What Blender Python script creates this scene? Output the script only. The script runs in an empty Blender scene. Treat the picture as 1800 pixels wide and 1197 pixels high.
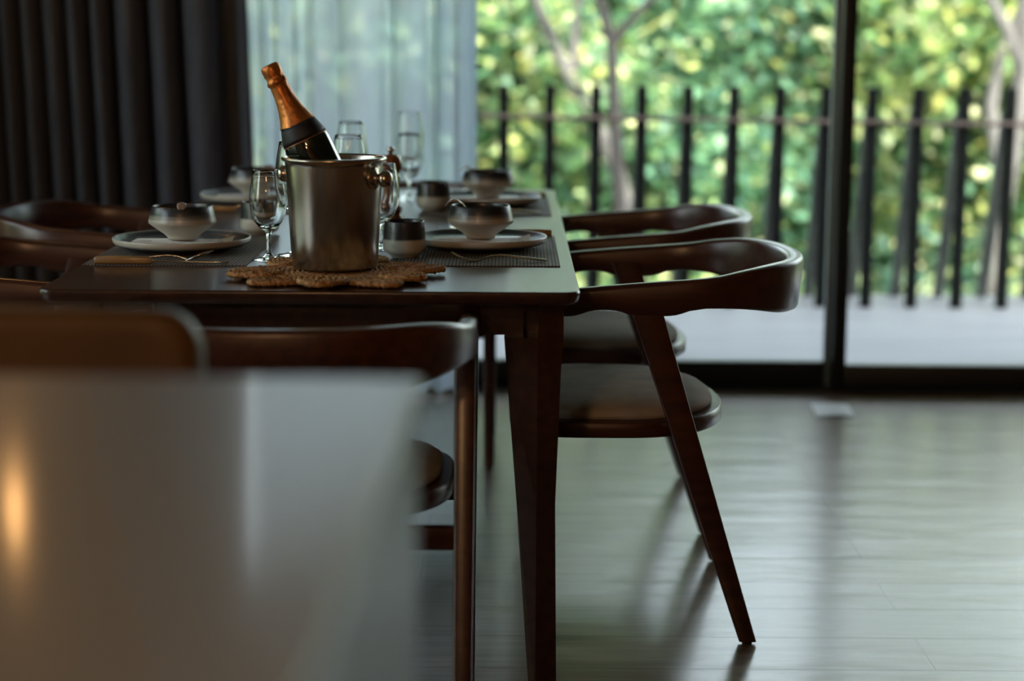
import bpy, math, random
from mathutils import Matrix, Vector
PI = math.pi
S = bpy.context.scene
COL = S.collection

# ------------------------------------------------------------------ camera, world, sun, exposure
cd = bpy.data.cameras.new('camera'); cam = bpy.data.objects.new('camera', cd); COL.objects.link(cam)
cd.sensor_width = 36.0; cd.lens = 66.0; cd.clip_start = 0.05; cd.clip_end = 300
PITCH = math.atan(550/3300)
cam.matrix_world = (Matrix.Translation((0, 0, 1.20)) @ Matrix.Rotation(PI/2-PITCH, 4, 'X')
                    @ Matrix.Rotation(math.radians(0.35), 4, 'Z'))
cd.dof.use_dof = True; cd.dof.focus_distance = 3.55; cd.dof.aperture_fstop = 1.9
S.camera = cam

W = bpy.data.worlds.new('sky'); S.world = W; W.use_nodes = True
wn = W.node_tree.nodes; wl = W.node_tree.links
sky = wn.new('ShaderNodeTexSky'); sky.sky_type = 'NISHITA'; sky.sun_disc = False
sky.sun_elevation = math.radians(48); sky.sun_rotation = math.radians(150); sky.air_density = 1.4; sky.dust_density = 2.0
wn['Background'].inputs['Strength'].default_value = 0.55
hz = wn.new('ShaderNodeHueSaturation'); hz.inputs['Saturation'].default_value = .42
wl.new(sky.outputs[0], hz.inputs['Color']); wl.new(hz.outputs[0], wn['Background'].inputs[0])

sl = bpy.data.lights.new('sun', 'SUN'); sl.energy = 6.5; sl.angle = math.radians(0.6); sl.color = (1.0, .90, .72)
so = bpy.data.objects.new('sun', sl); COL.objects.link(so)
# light travels from behind the house (right) out over the trees
so.rotation_euler = Vector((-0.30, 0.74, -0.90)).to_track_quat('-Z', 'Y').to_euler()
so.location = (6, -6, 12)

S.view_settings.view_transform = 'Standard'; S.view_settings.look = 'None'
S.view_settings.exposure = 1.48; S.view_settings.gamma = 1.0; S.view_settings.use_curve_mapping = False
cy = S.cycles
cy.use_denoising = True
cy.max_bounces = 10; cy.diffuse_bounces = 4; cy.glossy_bounces = 5; cy.transmission_bounces = 10; cy.transparent_max_bounces = 16
cy.caustics_reflective = False; cy.caustics_refractive = False; cy.sample_clamp_indirect = 6.0

def portal(name, loc, rot, sx, sy):
    l = bpy.data.lights.new(name, 'AREA'); l.shape = 'RECTANGLE'; l.size = sx; l.size_y = sy
    l.cycles.is_portal = True
    o = bpy.data.objects.new(name, l); COL.objects.link(o); o.location = loc; o.rotation_euler = rot
portal('portal_garden', (0, 6.45, 1.3), (-PI/2, 0, 0), 6.4, 2.6)
portal('portal_side', (-3.45, 3.1, 1.3), (0, -PI/2, 0), 2.5, 3.2)

# ------------------------------------------------------------------ mesh helpers
class MB:
    def __init__(s): s.v = []; s.f = []; s.sm = []
    def add(s, v, f, smooth=True, M=None):
        n = len(s.v)
        if M is not None: v = [tuple(M @ Vector(p)) for p in v]
        s.v += [tuple(p) for p in v]; s.f += [tuple(i+n for i in q) for q in f]; s.sm += [smooth]*len(f)
        return s
    def box(s, x0, x1, y0, y1, z0, z1, M=None, b=0.0):
        if b <= 0:
            v = [(x, y, z) for z in (z0, z1) for y in (y0, y1) for x in (x0, x1)]
            f = [(0, 2, 3, 1), (4, 5, 7, 6), (0, 1, 5, 4), (2, 6, 7, 3), (0, 4, 6, 2), (1, 3, 7, 5)]
            return s.add(v, f, False, M)
        # bevelled: stacked rounded-rectangle rings
        rings = []
        k = 3
        for (z, ins) in ((z0, b), (z0+b*.3, b*.3), (z0+b, 0), (z1-b, 0), (z1-b*.3, b*.3), (z1, b)):
            rings.append([(p[0], p[1], z) for p in rrect(x0+ins, x1-ins, y0+ins, y1-ins, b, k)])
        return s.loft(rings, True, M)
    def loft(s, rings, cap=True, M=None, closed=False, smooth=True, wrap=True):
        n = len(rings[0]); v = [p for r in rings for p in r]; f = []
        m = len(rings)
        for i in range(m if closed else m-1):
            a = i*n; c = ((i+1) % m)*n
            for j in range(n if wrap else n-1):
                k = (j+1) % n
                f.append((a+j, a+k, c+k, c+j))
        s.add(v, f, smooth, M)
        if cap and not closed:
            s.add(rings[0], [tuple(range(n-1, -1, -1))], False, M)
            s.add(rings[-1], [tuple(range(n))], False, M)
        return s
    def lathe(s, prof, seg=48, M=None):
        rings = []
        v = []; f = []; idx = []
        for (r, z) in prof:
            if r < 1e-6: idx.append([len(v)]); v.append((0, 0, z))
            else:
                idx.append(list(range(len(v), len(v)+seg)))
                v += [(r*math.cos(2*PI*i/seg), r*math.sin(2*PI*i/seg), z) for i in range(seg)]
        for a, b in zip(idx, idx[1:]):
            if len(a) == 1 and len(b) == 1: continue
            for i in range(seg):
                j = (i+1) % seg
                if len(a) == 1: f.append((a[0], b[j], b[i]))
                elif len(b) == 1: f.append((a[i], a[j], b[0]))
                else: f.append((a[i], a[j], b[j], b[i]))
        return s.add(v, f, True, M)
    def tube(s, pts, rad, seg=8, cap=True, M=None, closed=False):
        pts = [Vector(p) for p in pts]; rings = []
        n = len(pts)
        if not hasattr(rad, '__len__'): rad = [rad]*n
        up = Vector((0, 0, 1))
        prev = None
        for i, p in enumerate(pts):
            if closed: t = pts[(i+1) % n]-pts[i-1]
            else: t = pts[min(i+1, n-1)]-pts[max(i-1, 0)]
            t.normalize()
            if prev is None:
                a = t.cross(up)
                if a.length < .1: a = t.cross(Vector((1, 0, 0)))
            else: a = prev - t*prev.dot(t)
            a.normalize(); prev = a; b = t.cross(a)
            rings.append([tuple(p+(a*math.cos(2*PI*k/seg)+b*math.sin(2*PI*k/seg))*rad[i]) for k in range(seg)])
        return s.loft(rings, cap, M, closed)
    def build(s, name, mat, parent=None, auto=None):
        me = bpy.data.meshes.new(name); me.from_pydata(s.v, [], s.f)
        me.polygons.foreach_set('use_smooth', s.sm)
        me.materials.append(mat); me.update()
        o = bpy.data.objects.new(name, me); COL.objects.link(o)
        if parent: o.parent = parent
        return o

def rrect(x0, x1, y0, y1, r, k=3):
    out = []
    for (cx, cy_, a0) in ((x1-r, y1-r, 0), (x0+r, y1-r, PI/2), (x0+r, y0+r, PI), (x1-r, y0+r, 1.5*PI)):
        for i in range(k+1):
            a = a0+PI/2*i/k
            out.append((cx+r*math.cos(a), cy_+r*math.sin(a)))
    return out

def tag(o, label, cat, group=None, kind=None):
    o['label'] = label; o['category'] = cat
    if group: o['group'] = group
    if kind: o['kind'] = kind
    return o
def empty(name, loc, rz=0.0):
    o = bpy.data.objects.new(name, None); COL.objects.link(o); o.location = loc; o.rotation_euler = (0, 0, rz)
    o.empty_display_size = .05
    return o
def children(o): return [c for c in bpy.data.objects if c.parent == o]
def copy_tree(o, parent=None):
    c = o.copy(); COL.objects.link(c); c.parent = parent
    for ch in children(o): copy_tree(ch, c)
    return c
def struct(o): o['kind'] = 'structure'; return o
def interp(x, pts):
    """smooth curve through the points (Catmull-Rom)"""
    if x <= pts[0][0]: return pts[0][1]
    if x >= pts[-1][0]: return pts[-1][1]
    for i in range(len(pts)-1):
        if x <= pts[i+1][0]:
            a, b = pts[i]; c, d = pts[i+1]; h = c-a; t = (x-a)/h
            p = pts[max(i-1, 0)]; q = pts[min(i+2, len(pts)-1)]
            m0 = (d-p[1])/(c-p[0])*h if i > 0 else (d-b)
            m1 = (q[1]-b)/(q[0]-a)*h if i+2 < len(pts) else (d-b)
            return (2*t**3-3*t*t+1)*b+(t**3-2*t*t+t)*m0+(-2*t**3+3*t*t)*d+(t**3-t*t)*m1

# ------------------------------------------------------------------ materials
def mat(name):
    m = bpy.data.materials.new(name); m.use_nodes = True
    nt = m.node_tree; return m, nt, nt.nodes['Principled BSDF']
def principled(name, col, rough=.5, metal=0, coat=0, spec=.5, coat_rough=.1):
    m, nt, b = mat(name)
    b.inputs['Base Color'].default_value = (*col, 1); b.inputs['Roughness'].default_value = rough
    b.inputs['Metallic'].default_value = metal; b.inputs['Coat Weight'].default_value = coat
    b.inputs['Coat Roughness'].default_value = coat_rough
    b.inputs['Specular IOR Level'].default_value = spec
    return m
def node(nt, t, **kw):
    n = nt.nodes.new(t)
    for k, v in kw.items():
        if k in n.inputs: n.inputs[k].default_value = v
        else: setattr(n, k, v)
    return n
def noise_mat(name, c1, c2, scale=(8, 8, 8), rough=.5, metal=0, coat=0, bump=0.0, detail=4, nscale=1.0, r2=None, spec=.5, coat_rough=.1, bscale=None):
    m, nt, b = mat(name)
    tc = node(nt, 'ShaderNodeTexCoord'); mp = node(nt, 'ShaderNodeMapping'); mp.inputs['Scale'].default_value = scale
    nz = node(nt, 'ShaderNodeTexNoise'); nz.inputs['Scale'].default_value = nscale; nz.inputs['Detail'].default_value = detail
    cr = node(nt, 'ShaderNodeValToRGB'); cr.color_ramp.elements[0].color = (*c1, 1); cr.color_ramp.elements[1].color = (*c2, 1)
    cr.color_ramp.elements[0].position = .35; cr.color_ramp.elements[1].position = .68
    L = nt.links.new
    L(tc.outputs['Object'], mp.inputs[0]); L(mp.outputs[0], nz.inputs['Vector']); L(nz.outputs['Fac'], cr.inputs[0]); L(cr.outputs[0], b.inputs['Base Color'])
    b.inputs['Roughness'].default_value = rough; b.inputs['Metallic'].default_value = metal; b.inputs['Coat Weight'].default_value = coat
    b.inputs['Coat Roughness'].default_value = coat_rough
    b.inputs['Specular IOR Level'].default_value = spec
    if r2 is not None:
        mr = node(nt, 'ShaderNodeMapRange'); mr.inputs['To Min'].default_value = rough; mr.inputs['To Max'].default_value = r2
        L(nz.outputs['Fac'], mr.inputs[0]); L(mr.outputs[0], b.inputs['Roughness'])
    if bump > 0:
        bp = node(nt, 'ShaderNodeBump'); bp.inputs['Strength'].default_value = bump; bp.inputs['Distance'].default_value = .002
        if bscale:
            n2 = node(nt, 'ShaderNodeTexNoise'); n2.inputs['Scale'].default_value = bscale; L(tc.outputs['Object'], n2.inputs['Vector']); L(n2.outputs['Fac'], bp.inputs['Height'])
        else: L(nz.outputs['Fac'], bp.inputs['Height'])
        L(bp.outputs[0], b.inputs['Normal'])
    return m

M = {}
M['wood'] = noise_mat('dark red wood', (.034, .0095, .0045), (.070, .020, .0095), (3, 26, 26), .34, coat=.25, coat_rough=.22, detail=6, nscale=2)
M['table'] = noise_mat('dark table wood', (.026, .0095, .006), (.052, .020, .012), (22, 1.6, 22), .30, coat=.35, coat_rough=.16, detail=6, nscale=2)
M['fabric'] = noise_mat('grey brown linen', (.34, .305, .265), (.45, .405, .355), (9, 9, 9), .95, bump=.5, nscale=1.5, spec=.2, bscale=900)
M['steel'] = noise_mat('brushed steel', (.50, .44, .37), (.53, .47, .40), (3, 3, 3), .24, metal=1, nscale=3)
M['cutlery'] = principled('polished steel', (.66, .62, .56), .16, 1)
M['straw'] = noise_mat('woven straw', (.22, .10, .032), (.60, .33, .13), (140, 140, 140), .8, bump=.4)
M['mat'] = None
M['black_metal'] = principled('black aluminium', (.012, .014, .014), .38)
M['lit_metal'] = principled('lit aluminium', (.17, .20, .185), .45)  # frame metal with the light on the stile put into its colour
M['post'] = noise_mat('shaded timber', (.003, .004, .004), (.008, .010, .009), (30, 30, 4), .85, nscale=2, spec=.1)  # front posts: their shade is put into the colour
M['post_rear'] = noise_mat('lit timber', (.06, .07, .064), (.12, .135, .122), (30, 30, 4), .75, nscale=2)  # same posts at the rear, with daylight painted into the tone
M['rail'] = noise_mat('reddish cane', (.045, .03, .022), (.10, .065, .05), (3, 60, 60), .7)
M['deck'] = noise_mat('smooth grey deck', (.19, .195, .205), (.24, .245, .255), (.6, 5, 1), .55, nscale=2)
M['curtain'] = noise_mat('charcoal drape', (.080, .096, .135), (.12, .135, .175), (60, 60, 6), .92, spec=.15)
M['white_wall'] = noise_mat('plaster', (.34, .32, .30), (.40, .38, .35), (3, 3, 3), .9)
M['wood_wall'] = noise_mat('walnut panelling', (.13, .055, .022), (.24, .105, .042), (14, 14, 1), .5, nscale=2)
M['ceiling'] = principled('ceiling paint', (.30, .29, .28), .9)
M['counter'] = principled('white counter lacquer', (.19, .185, .18), .42, coat=.24, coat_rough=.12, spec=.3)
M['leather'] = noise_mat('tan leather', (.075, .036, .010), (.115, .058, .018), (5, 5, 5), .5, bump=.2)
M['foil'] = noise_mat('copper foil', (.50, .15, .035), (.66, .25, .07), (30, 30, 30), .40, metal=.75, bump=1.0, bscale=70)
M['bottle'] = principled('dark bottle glass', (.004, .010, .006), .07, coat=1, coat_rough=.03)
M['label'] = principled('black paper label', (.008, .007, .010), .55)
M['copper'] = principled('copper line', (.62, .26, .13), .35, .8)
M['cherry'] = noise_mat('turned cherry wood', (.15, .045, .018), (.26, .085, .034), (20, 20, 3), .22, coat=.6)
M['golden_wood'] = noise_mat('golden wood grip', (.20, .10, .032), (.32, .17, .06), (6, 60, 60), .38, coat=.3)
M['paper'] = noise_mat('white paper', (.72, .70, .66), (.80, .78, .74), (20, 20, 20), .85)
M['gloss_paper'] = principled('bluish white paper', (.90, .94, 1.0), .5)
M['ink'] = principled('ink', (.08, .08, .09), .8)
M['spoon'] = principled('brown ceramic spoon', (.30, .21, .15), .2, coat=.5)
M['bark'] = noise_mat('grey bark', (.05, .047, .045), (.12, .115, .11), (12, 12, 3), .95, bump=.5)
M['dark_bark'] = noise_mat('dark bark', (.008, .0075, .008), (.022, .020, .021), (12, 12, 3), .95, bump=.5)
M['soil'] = noise_mat('hillside soil and growth', (.03, .07, .02), (.12, .17, .06), (1, 1, 1), 1.0)
M['rubber'] = principled('black glide', (.01, .01, .01), .6)

# slatted look of the placemat
def make_mat_material():
    m, nt, b = mat('woven vinyl'); L = nt.links.new
    tc = node(nt, 'ShaderNodeTexCoord'); w = node(nt, 'ShaderNodeTexWave', wave_type='BANDS', bands_direction='X')
    w.inputs['Scale'].default_value = 46; w.inputs['Distortion'].default_value = 0
    w2 = node(nt, 'ShaderNodeTexWave', wave_type='BANDS', bands_direction='Y'); w2.inputs['Scale'].default_value = 90
    mx = node(nt, 'ShaderNodeMath', operation='MULTIPLY')
    cr = node(nt, 'ShaderNodeValToRGB'); cr.color_ramp.elements[0].color = (.022, .018, .015, 1); cr.color_ramp.elements[1].color = (.17, .145, .12, 1)
    cr.color_ramp.elements[1].position = .7
    L(tc.outputs['Object'], w.inputs[0]); L(tc.outputs['Object'], w2.inputs[0])
    mr = node(nt, 'ShaderNodeMapRange'); mr.inputs['To Min'].default_value = .7; L(w2.outputs[1], mr.inputs[0])
    L(w.outputs[1], mx.inputs[0]); L(mr.outputs[0], mx.inputs[1]); L(mx.outputs[0], cr.inputs[0]); L(cr.outputs[0], b.inputs['Base Color'])
    bp = node(nt, 'ShaderNodeBump'); bp.inputs['Strength'].default_value = .6; bp.inputs['Distance'].default_value = .001; L(mx.outputs[0], bp.inputs['Height']); L(bp.outputs[0], b.inputs['Normal'])
    b.inputs['Roughness'].default_value = .75
    return m
M['mat'] = make_mat_material()

# two-tone glaze: charcoal upper band, cream clay below, by height on the pot itself
def glaze(name, z_edge, soft, dark=(.018, .022, .026), light=(.50, .47, .40)):
    m, nt, b = mat(name); L = nt.links.new
    tc = node(nt, 'ShaderNodeTexCoord'); sp = node(nt, 'ShaderNodeSeparateXYZ'); L(tc.outputs['Object'], sp.inputs[0])
    nz = node(nt, 'ShaderNodeTexNoise'); mp = node(nt, 'ShaderNodeMapping'); mp.inputs['Scale'].default_value = (6, 6, 420)
    L(tc.outputs['Object'], mp.inputs[0]); L(mp.outputs[0], nz.inputs['Vector']); nz.inputs['Scale'].default_value = 1
    ad = node(nt, 'ShaderNodeMath', operation='MULTIPLY_ADD'); ad.inputs[1].default_value = soft*1.4; L(nz.outputs['Fac'], ad.inputs[0]); L(sp.outputs['Z'], ad.inputs[2])
    mr = node(nt, 'ShaderNodeMapRange'); mr.interpolation_type = 'SMOOTHSTEP'; mr.inputs['From Min'].default_value = z_edge-soft*.2; mr.inputs['From Max'].default_value = z_edge+soft*1.8
    L(ad.outputs[0], mr.inputs[0])
    mx = node(nt, 'ShaderNodeMix', data_type='RGBA'); mx.inputs['A'].default_value = (*light, 1); mx.inputs['B'].default_value = (*dark, 1)
    L(mr.outputs[0], mx.inputs[0]); L(mx.outputs['Result'], b.inputs['Base Color'])
    b.inputs['Roughness'].default_value = .34; b.inputs['Coat Weight'].default_value = .25; b.inputs['Coat Roughness'].default_value = .2
    n2 = node(nt, 'ShaderNodeTexNoise'); n2.inputs['Scale'].default_value = 300; L(tc.outputs['Object'], n2.inputs['Vector'])
    a2 = node(nt, 'ShaderNodeMath', operation='ADD'); L(nz.outputs['Fac'], a2.inputs[0]); L(n2.outputs['Fac'], a2.inputs[1])
    bp = node(nt, 'ShaderNodeBump'); bp.inputs['Strength'].default_value = .35; bp.inputs['Distance'].default_value = .0012
    L(a2.outputs[0], bp.inputs['Height']); L(bp.outputs[0], b.inputs['Normal'])
    return m
M['glaze_bowl'] = glaze('bowl glaze', .043, .010)
M['glaze_cup'] = glaze('cup glaze', .036, .003)
# plate: cream rim side and dark well, by radius
def plate_mat():
    m, nt, b = mat('plate glaze'); L = nt.links.new
    tc = node(nt, 'ShaderNodeTexCoord'); sp = node(nt, 'ShaderNodeVectorMath', operation='MULTIPLY'); sp.inputs[1].default_value = (1, 1, 0)
    L(tc.outputs['Object'], sp.inputs[0]); ln = node(nt, 'ShaderNodeVectorMath', operation='LENGTH'); L(sp.outputs[0], ln.inputs[0])
    cr = node(nt, 'ShaderNodeValToRGB'); e = cr.color_ramp.elements
    e[0].position = 0; e[0].color = (.05, .053, .06, 1); e[1].position = .1372; e[1].color = (.50, .47, .40, 1)
    x = e.new(.126); x.color = (.045, .052, .065, 1); x = e.new(.1335); x.color = (.06, .078, .098, 1)
    L(ln.outputs['Value'], cr.inputs[0]); L(cr.outputs[0], b.inputs['Base Color'])
    b.inputs['Roughness'].default_value = .38; b.inputs['Coat Weight'].default_value = .2
    nz = node(nt, 'ShaderNodeTexNoise'); nz.inputs['Scale'].default_value = 250; L(tc.outputs['Object'], nz.inputs['Vector'])
    bp = node(nt, 'ShaderNodeBump'); bp.inputs['Strength'].default_value = .3; bp.inputs['Distance'].default_value = .001; L(nz.outputs['Fac'], bp.inputs['Height']); L(bp.outputs[0], b.inputs['Normal'])
    return m
M['plate'] = plate_mat()
M['plate_under'] = noise_mat('dark clay foot', (.03, .028, .026), (.06, .055, .05), (30, 30, 30), .8)

def glass_mat():
    m, nt, b = mat('clear glass'); nt.nodes.remove(b)
    g = node(nt, 'ShaderNodeBsdfGlass'); g.inputs['IOR'].default_value = 1.48; g.inputs['Roughness'].default_value = 0
    g.inputs['Color'].default_value = (.985, .995, .99, 1)
    nt.links.new(g.outputs[0], nt.nodes['Material Output'].inputs[0]); return m
M['glass'] = glass_mat()
def pane_mat():
    m, nt, b = mat('window glass'); nt.nodes.remove(b)
    t = node(nt, 'ShaderNodeBsdfTransparent'); t.inputs[0].default_value = (.955, .975, .965, 1)
    g = node(nt, 'ShaderNodeBsdfGlossy'); g.inputs['Roughness'].default_value = .0
    f = node(nt, 'ShaderNodeFresnel'); f.inputs[0].default_value = 1.3
    x = node(nt, 'ShaderNodeMixShader'); L = nt.links.new
    L(f.outputs[0], x.inputs[0]); L(t.outputs[0], x.inputs[1]); L(g.outputs[0], x.inputs[2]); L(x.outputs[0], nt.nodes['Material Output'].inputs[0]); return m
M['pane'] = pane_mat()
def sheer_mat():
    m, nt, b = mat('sheer voile'); nt.nodes.remove(b); L = nt.links.new
    t = node(nt, 'ShaderNodeBsdfTransparent'); t.inputs[0].default_value = (.82, .88, .95, 1)
    tl = node(nt, 'ShaderNodeBsdfTranslucent'); tl.inputs[0].default_value = (.80, .89, .97, 1)
    d = node(nt, 'ShaderNodeBsdfDiffuse'); d.inputs[0].default_value = (.60, .66, .74, 1)
    a = node(nt, 'ShaderNodeMixShader'); a.inputs[0].default_value = .30; L(tl.outputs[0], a.inputs[1]); L(d.outputs[0], a.inputs[2])
    x = node(nt, 'ShaderNodeMixShader'); x.inputs[0].default_value = .76; L(t.outputs[0], x.inputs[1]); L(a.outputs[0], x.inputs[2])
    L(x.outputs[0], nt.nodes['Material Output'].inputs[0]); return m
M['sheer'] = sheer_mat()
def leaf_mat(name, cols, trans=.45):  # cols mix sunlit and shaded greens; palest ones paint glints and sky gaps
    m, nt, b = mat(name); nt.nodes.remove(b); L = nt.links.new
    g = node(nt, 'ShaderNodeNewGeometry'); cr = node(nt, 'ShaderNodeValToRGB'); e = cr.color_ramp.elements
    e[0].position = 0; e[0].color = (*cols[0], 1); e[1].position = 1; e[1].color = (*cols[-1], 1)
    for i, c in enumerate(cols[1:-1]): x = e.new((i+1)/(len(cols)-1)); x.color = (*c, 1)
    L(g.outputs['Random Per Island'], cr.inputs[0])
    d = node(nt, 'ShaderNodeBsdfPrincipled'); d.inputs['Roughness'].default_value = .42; L(cr.outputs[0], d.inputs['Base Color'])
    t = node(nt, 'ShaderNodeBsdfTranslucent'); hs = node(nt, 'ShaderNodeHueSaturation'); hs.inputs['Hue'].default_value = .47; hs.inputs['Value'].default_value = 1.5
    L(cr.outputs[0], hs.inputs['Color']); L(hs.outputs[0], t.inputs[0])
    x = node(nt, 'ShaderNodeMixShader'); x.inputs[0].default_value = trans; L(d.outputs[0], x.inputs[1]); L(t.outputs[0], x.inputs[2])
    L(x.outputs[0], nt.nodes['Material Output'].inputs[0]); return m
M['leaf_mid'] = leaf_mat('mid green leaves', [(0.057, 0.130, 0.100), (0.077, 0.169, 0.115), (0.105, 0.221, 0.130), (0.084, 0.195, 0.160), (0.145, 0.299, 0.175), (0.091, 0.208, 0.145), (0.186, 0.351, 0.190), (0.077, 0.169, 0.130), (0.360, 0.500, 0.200), (0.600, 0.620, 0.420)])
M['leaf_yellow'] = leaf_mat('yellow green leaves', [(0.077, 0.182, 0.115), (0.132, 0.273, 0.130), (0.170, 0.310, 0.100), (0.105, 0.221, 0.145), (0.300, 0.420, 0.140), (0.132, 0.260, 0.145), (0.213, 0.364, 0.160), (0.550, 0.580, 0.280), (0.105, 0.208, 0.130), (0.750, 0.720, 0.480), (0.400, 0.460, 0.160), (0.500, 0.500, 0.160)])
M['leaf_deep'] = leaf_mat('deep green leaves', [(0.037, 0.078, 0.070), (0.057, 0.117, 0.100), (0.077, 0.169, 0.130), (0.051, 0.104, 0.085), (0.118, 0.221, 0.160), (0.300, 0.380, 0.200), (0.500, 0.520, 0.360)])
def floor_mat():
    m, nt, b = mat('oiled floor boards'); L = nt.links.new
    tc = node(nt, 'ShaderNodeTexCoord'); br = node(nt, 'ShaderNodeTexBrick')
    br.inputs['Scale'].default_value = 1; br.inputs['Brick Width'].default_value = 1.6; br.inputs['Row Height'].default_value = .19
    br.inputs['Mortar Size'].default_value = .0028; br.inputs['Mortar Smooth'].default_value = .3
    br.inputs['Color1'].default_value = (.40, .40, .40, 1); br.inputs['Color2'].default_value = (.62, .62, .62, 1); br.inputs['Mortar'].default_value = (.05, .05, .05, 1)
    br.offset = .37
    mp0 = node(nt, 'ShaderNodeMapping'); mp0.inputs['Location'].default_value = (.2, .004, 0); L(tc.outputs['Object'], mp0.inputs[0]); L(mp0.outputs[0], br.inputs['Vector'])
    nz = node(nt, 'ShaderNodeTexNoise'); mp = node(nt, 'ShaderNodeMapping'); mp.inputs['Scale'].default_value = (1.6, 22, 1); L(tc.outputs['Object'], mp.inputs[0]); L(mp.outputs[0], nz.inputs['Vector'])
    nz.inputs['Scale'].default_value = 2; nz.inputs['Detail'].default_value = 7
    cr = node(nt, 'ShaderNodeValToRGB'); e = cr.color_ramp.elements; e[0].color = (.095, .060, .040, 1); e[1].color = (.21, .142, .098, 1); e[0].position = .3; e[1].position = .7
    L(nz.outputs['Fac'], cr.inputs[0])
    mx = node(nt, 'ShaderNodeMix', data_type='RGBA', blend_type='MULTIPLY'); mx.inputs[0].default_value = .75
    sc = node(nt, 'ShaderNodeMix', data_type='RGBA', blend_type='MULTIPLY')
    L(cr.outputs[0], mx.inputs['A']); L(br.outputs['Color'], mx.inputs['B'])
    hs = node(nt, 'ShaderNodeHueSaturation'); hs.inputs['Value'].default_value = 1.7; L(mx.outputs['Result'], hs.inputs['Color']); L(hs.outputs[0], b.inputs['Base Color'])
    mr = node(nt, 'ShaderNodeMapRange'); mr.inputs['To Min'].default_value = .27; mr.inputs['To Max'].default_value = .36; L(nz.outputs['Fac'], mr.inputs[0]); L(mr.outputs[0], b.inputs['Roughness'])
    b.inputs['Coat Weight'].default_value = .42; b.inputs['Coat Roughness'].default_value = .2
    n3 = node(nt, 'ShaderNodeTexNoise'); n3.inputs['Scale'].default_value = 3.0; mp3 = node(nt, 'ShaderNodeMapping'); mp3.inputs['Scale'].default_value = (1, 2.2, 1); L(tc.outputs['Object'], mp3.inputs[0]); L(mp3.outputs[0], n3.inputs['Vector'])
    ad = node(nt, 'ShaderNodeMath', operation='MULTIPLY_ADD'); ad.inputs[1].default_value = 3.0; L(n3.outputs['Fac'], ad.inputs[0]); L(br.outputs['Fac'], ad.inputs[2])
    sb = node(nt, 'ShaderNodeMath', operation='MULTIPLY_ADD'); sb.inputs[1].default_value = -1.5; L(br.outputs['Fac'], sb.inputs[0]); L(ad.outputs[0], sb.inputs[2])
    bp = node(nt, 'ShaderNodeBump'); bp.inputs['Strength'].default_value = .25; bp.inputs['Distance'].default_value = .004; L(sb.outputs[0], bp.inputs['Height']); L(bp.outputs[0], b.inputs['Normal']); L(bp.outputs[0], b.inputs['Coat Normal'])
    return m
M['floor'] = floor_mat()
def emit(name, col, s):
    m, nt, b = mat(name); b.inputs['Base Color'].default_value = (*col, 1)
    b.inputs['Emission Color'].default_value = (*col, 1); b.inputs['Emission Strength'].default_value = s; return m
M['bulb'] = emit('warm bulb', (1.0, .50, .17), 26)
M['bulb_back'] = emit('warm lamp glass', (1.0, .56, .26), 34)

# ------------------------------------------------------------------ room shell
XL, XR, YB, YW, ZC = -3.2, 3.3, -3.2, 6.26, 2.72
struct(MB().box(XL-.1, XR+.1, YB-.1, YW+.08, -.12, 0).build('floor', M['floor']))
struct(MB().box(XL-.2, XR+.2, YB-.2, YW+.5, ZC, ZC+.22).build('ceiling', M['ceiling']))
struct(MB().box(XR, XR+.15, YB-.1, YW+.08, 0, ZC).build('wall_right', M['wood_wall']))
struct(MB().box(XL-.1, XR+.1, YB-.15, YB, 0, ZC).build('wall_back', M['wood_wall']))
wl_ = MB(); wl_.box(XL-.15, XL, YB, 1.5, 0, ZC); wl_.box(XL-.15, XL, 4.7, YW+.08, 0, ZC); wl_.box(XL-.15, XL, 1.5, 4.7, 2.55, ZC)
struct(wl_.build('wall_left', M['white_wall']))
struct(MB().box(XL, XR, YW-.08, YW+.08, 2.58, ZC).build('wall_front', M['white_wall']))
struct(MB().box(XL, XR, 5.88, 6.12, ZC-.05, ZC-.002).build('trim_1', M['black_metal']))
deck = struct(MB().box(XL-.6, XR+1.2, YW+.085, 8.56, -.14, -.004).build('trim_2', M['deck']))
deck.name = 'terrace_deck'

def window(name, x0, x1, yc, st_l=.055, st_r=.055, stile_mat='black_metal'):
    e = struct(empty(name, (0, yc, 0)))
    f = MB(); f.box(x0, x1, -.022, .022, .003, .088, b=.004); f.box(x0, x1, -.022, .022, 2.50, 2.575, b=.004)
    f.build('rail_frame', M['black_metal'], e)
    f = MB(); f.box(x0, x0+st_l, -.0225, .0225, .004, 2.574, b=.004); f.box(x1-st_r, x1, -.0225, .0225, .004, 2.574, b=.004)
    f.build('stile', M[stile_mat], e)
    MB().box(x0+.03, x1-.03, -.003, .003, .08, 2.52).build('pane', M['pane'], e)
    return e
window('window_1', -1.15, 1.108, 6.285, .05, .05, stile_mat='lit_metal')
window('window_2', 1.075, XR, 6.225, .046)
window('window_3', XL, -1.09, 6.225)
w4 = struct(empty('window_4', (XL-.07, 3.1, 0), PI/2))
f = MB(); f.box(-1.6, 1.6, -.025, .025, 0.0, .09, b=.004); f.box(-1.6, 1.6, -.025, .025, 2.48, 2.55, b=.004)
for x in (-1.6, -.03, 1.54): f.box(x, x+.06, -.026, .026, .0, 2.55)
f.build('window_frame', M['black_metal'], w4)
MB().box(-1.58, 1.58, -.003, .003, .05, 2.5).build('pane', M['pane'], w4)
struct(MB().box(XL, XR, 6.19, 6.32, 0.0005, .006).build('trim_3', M['black_metal']))

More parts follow.
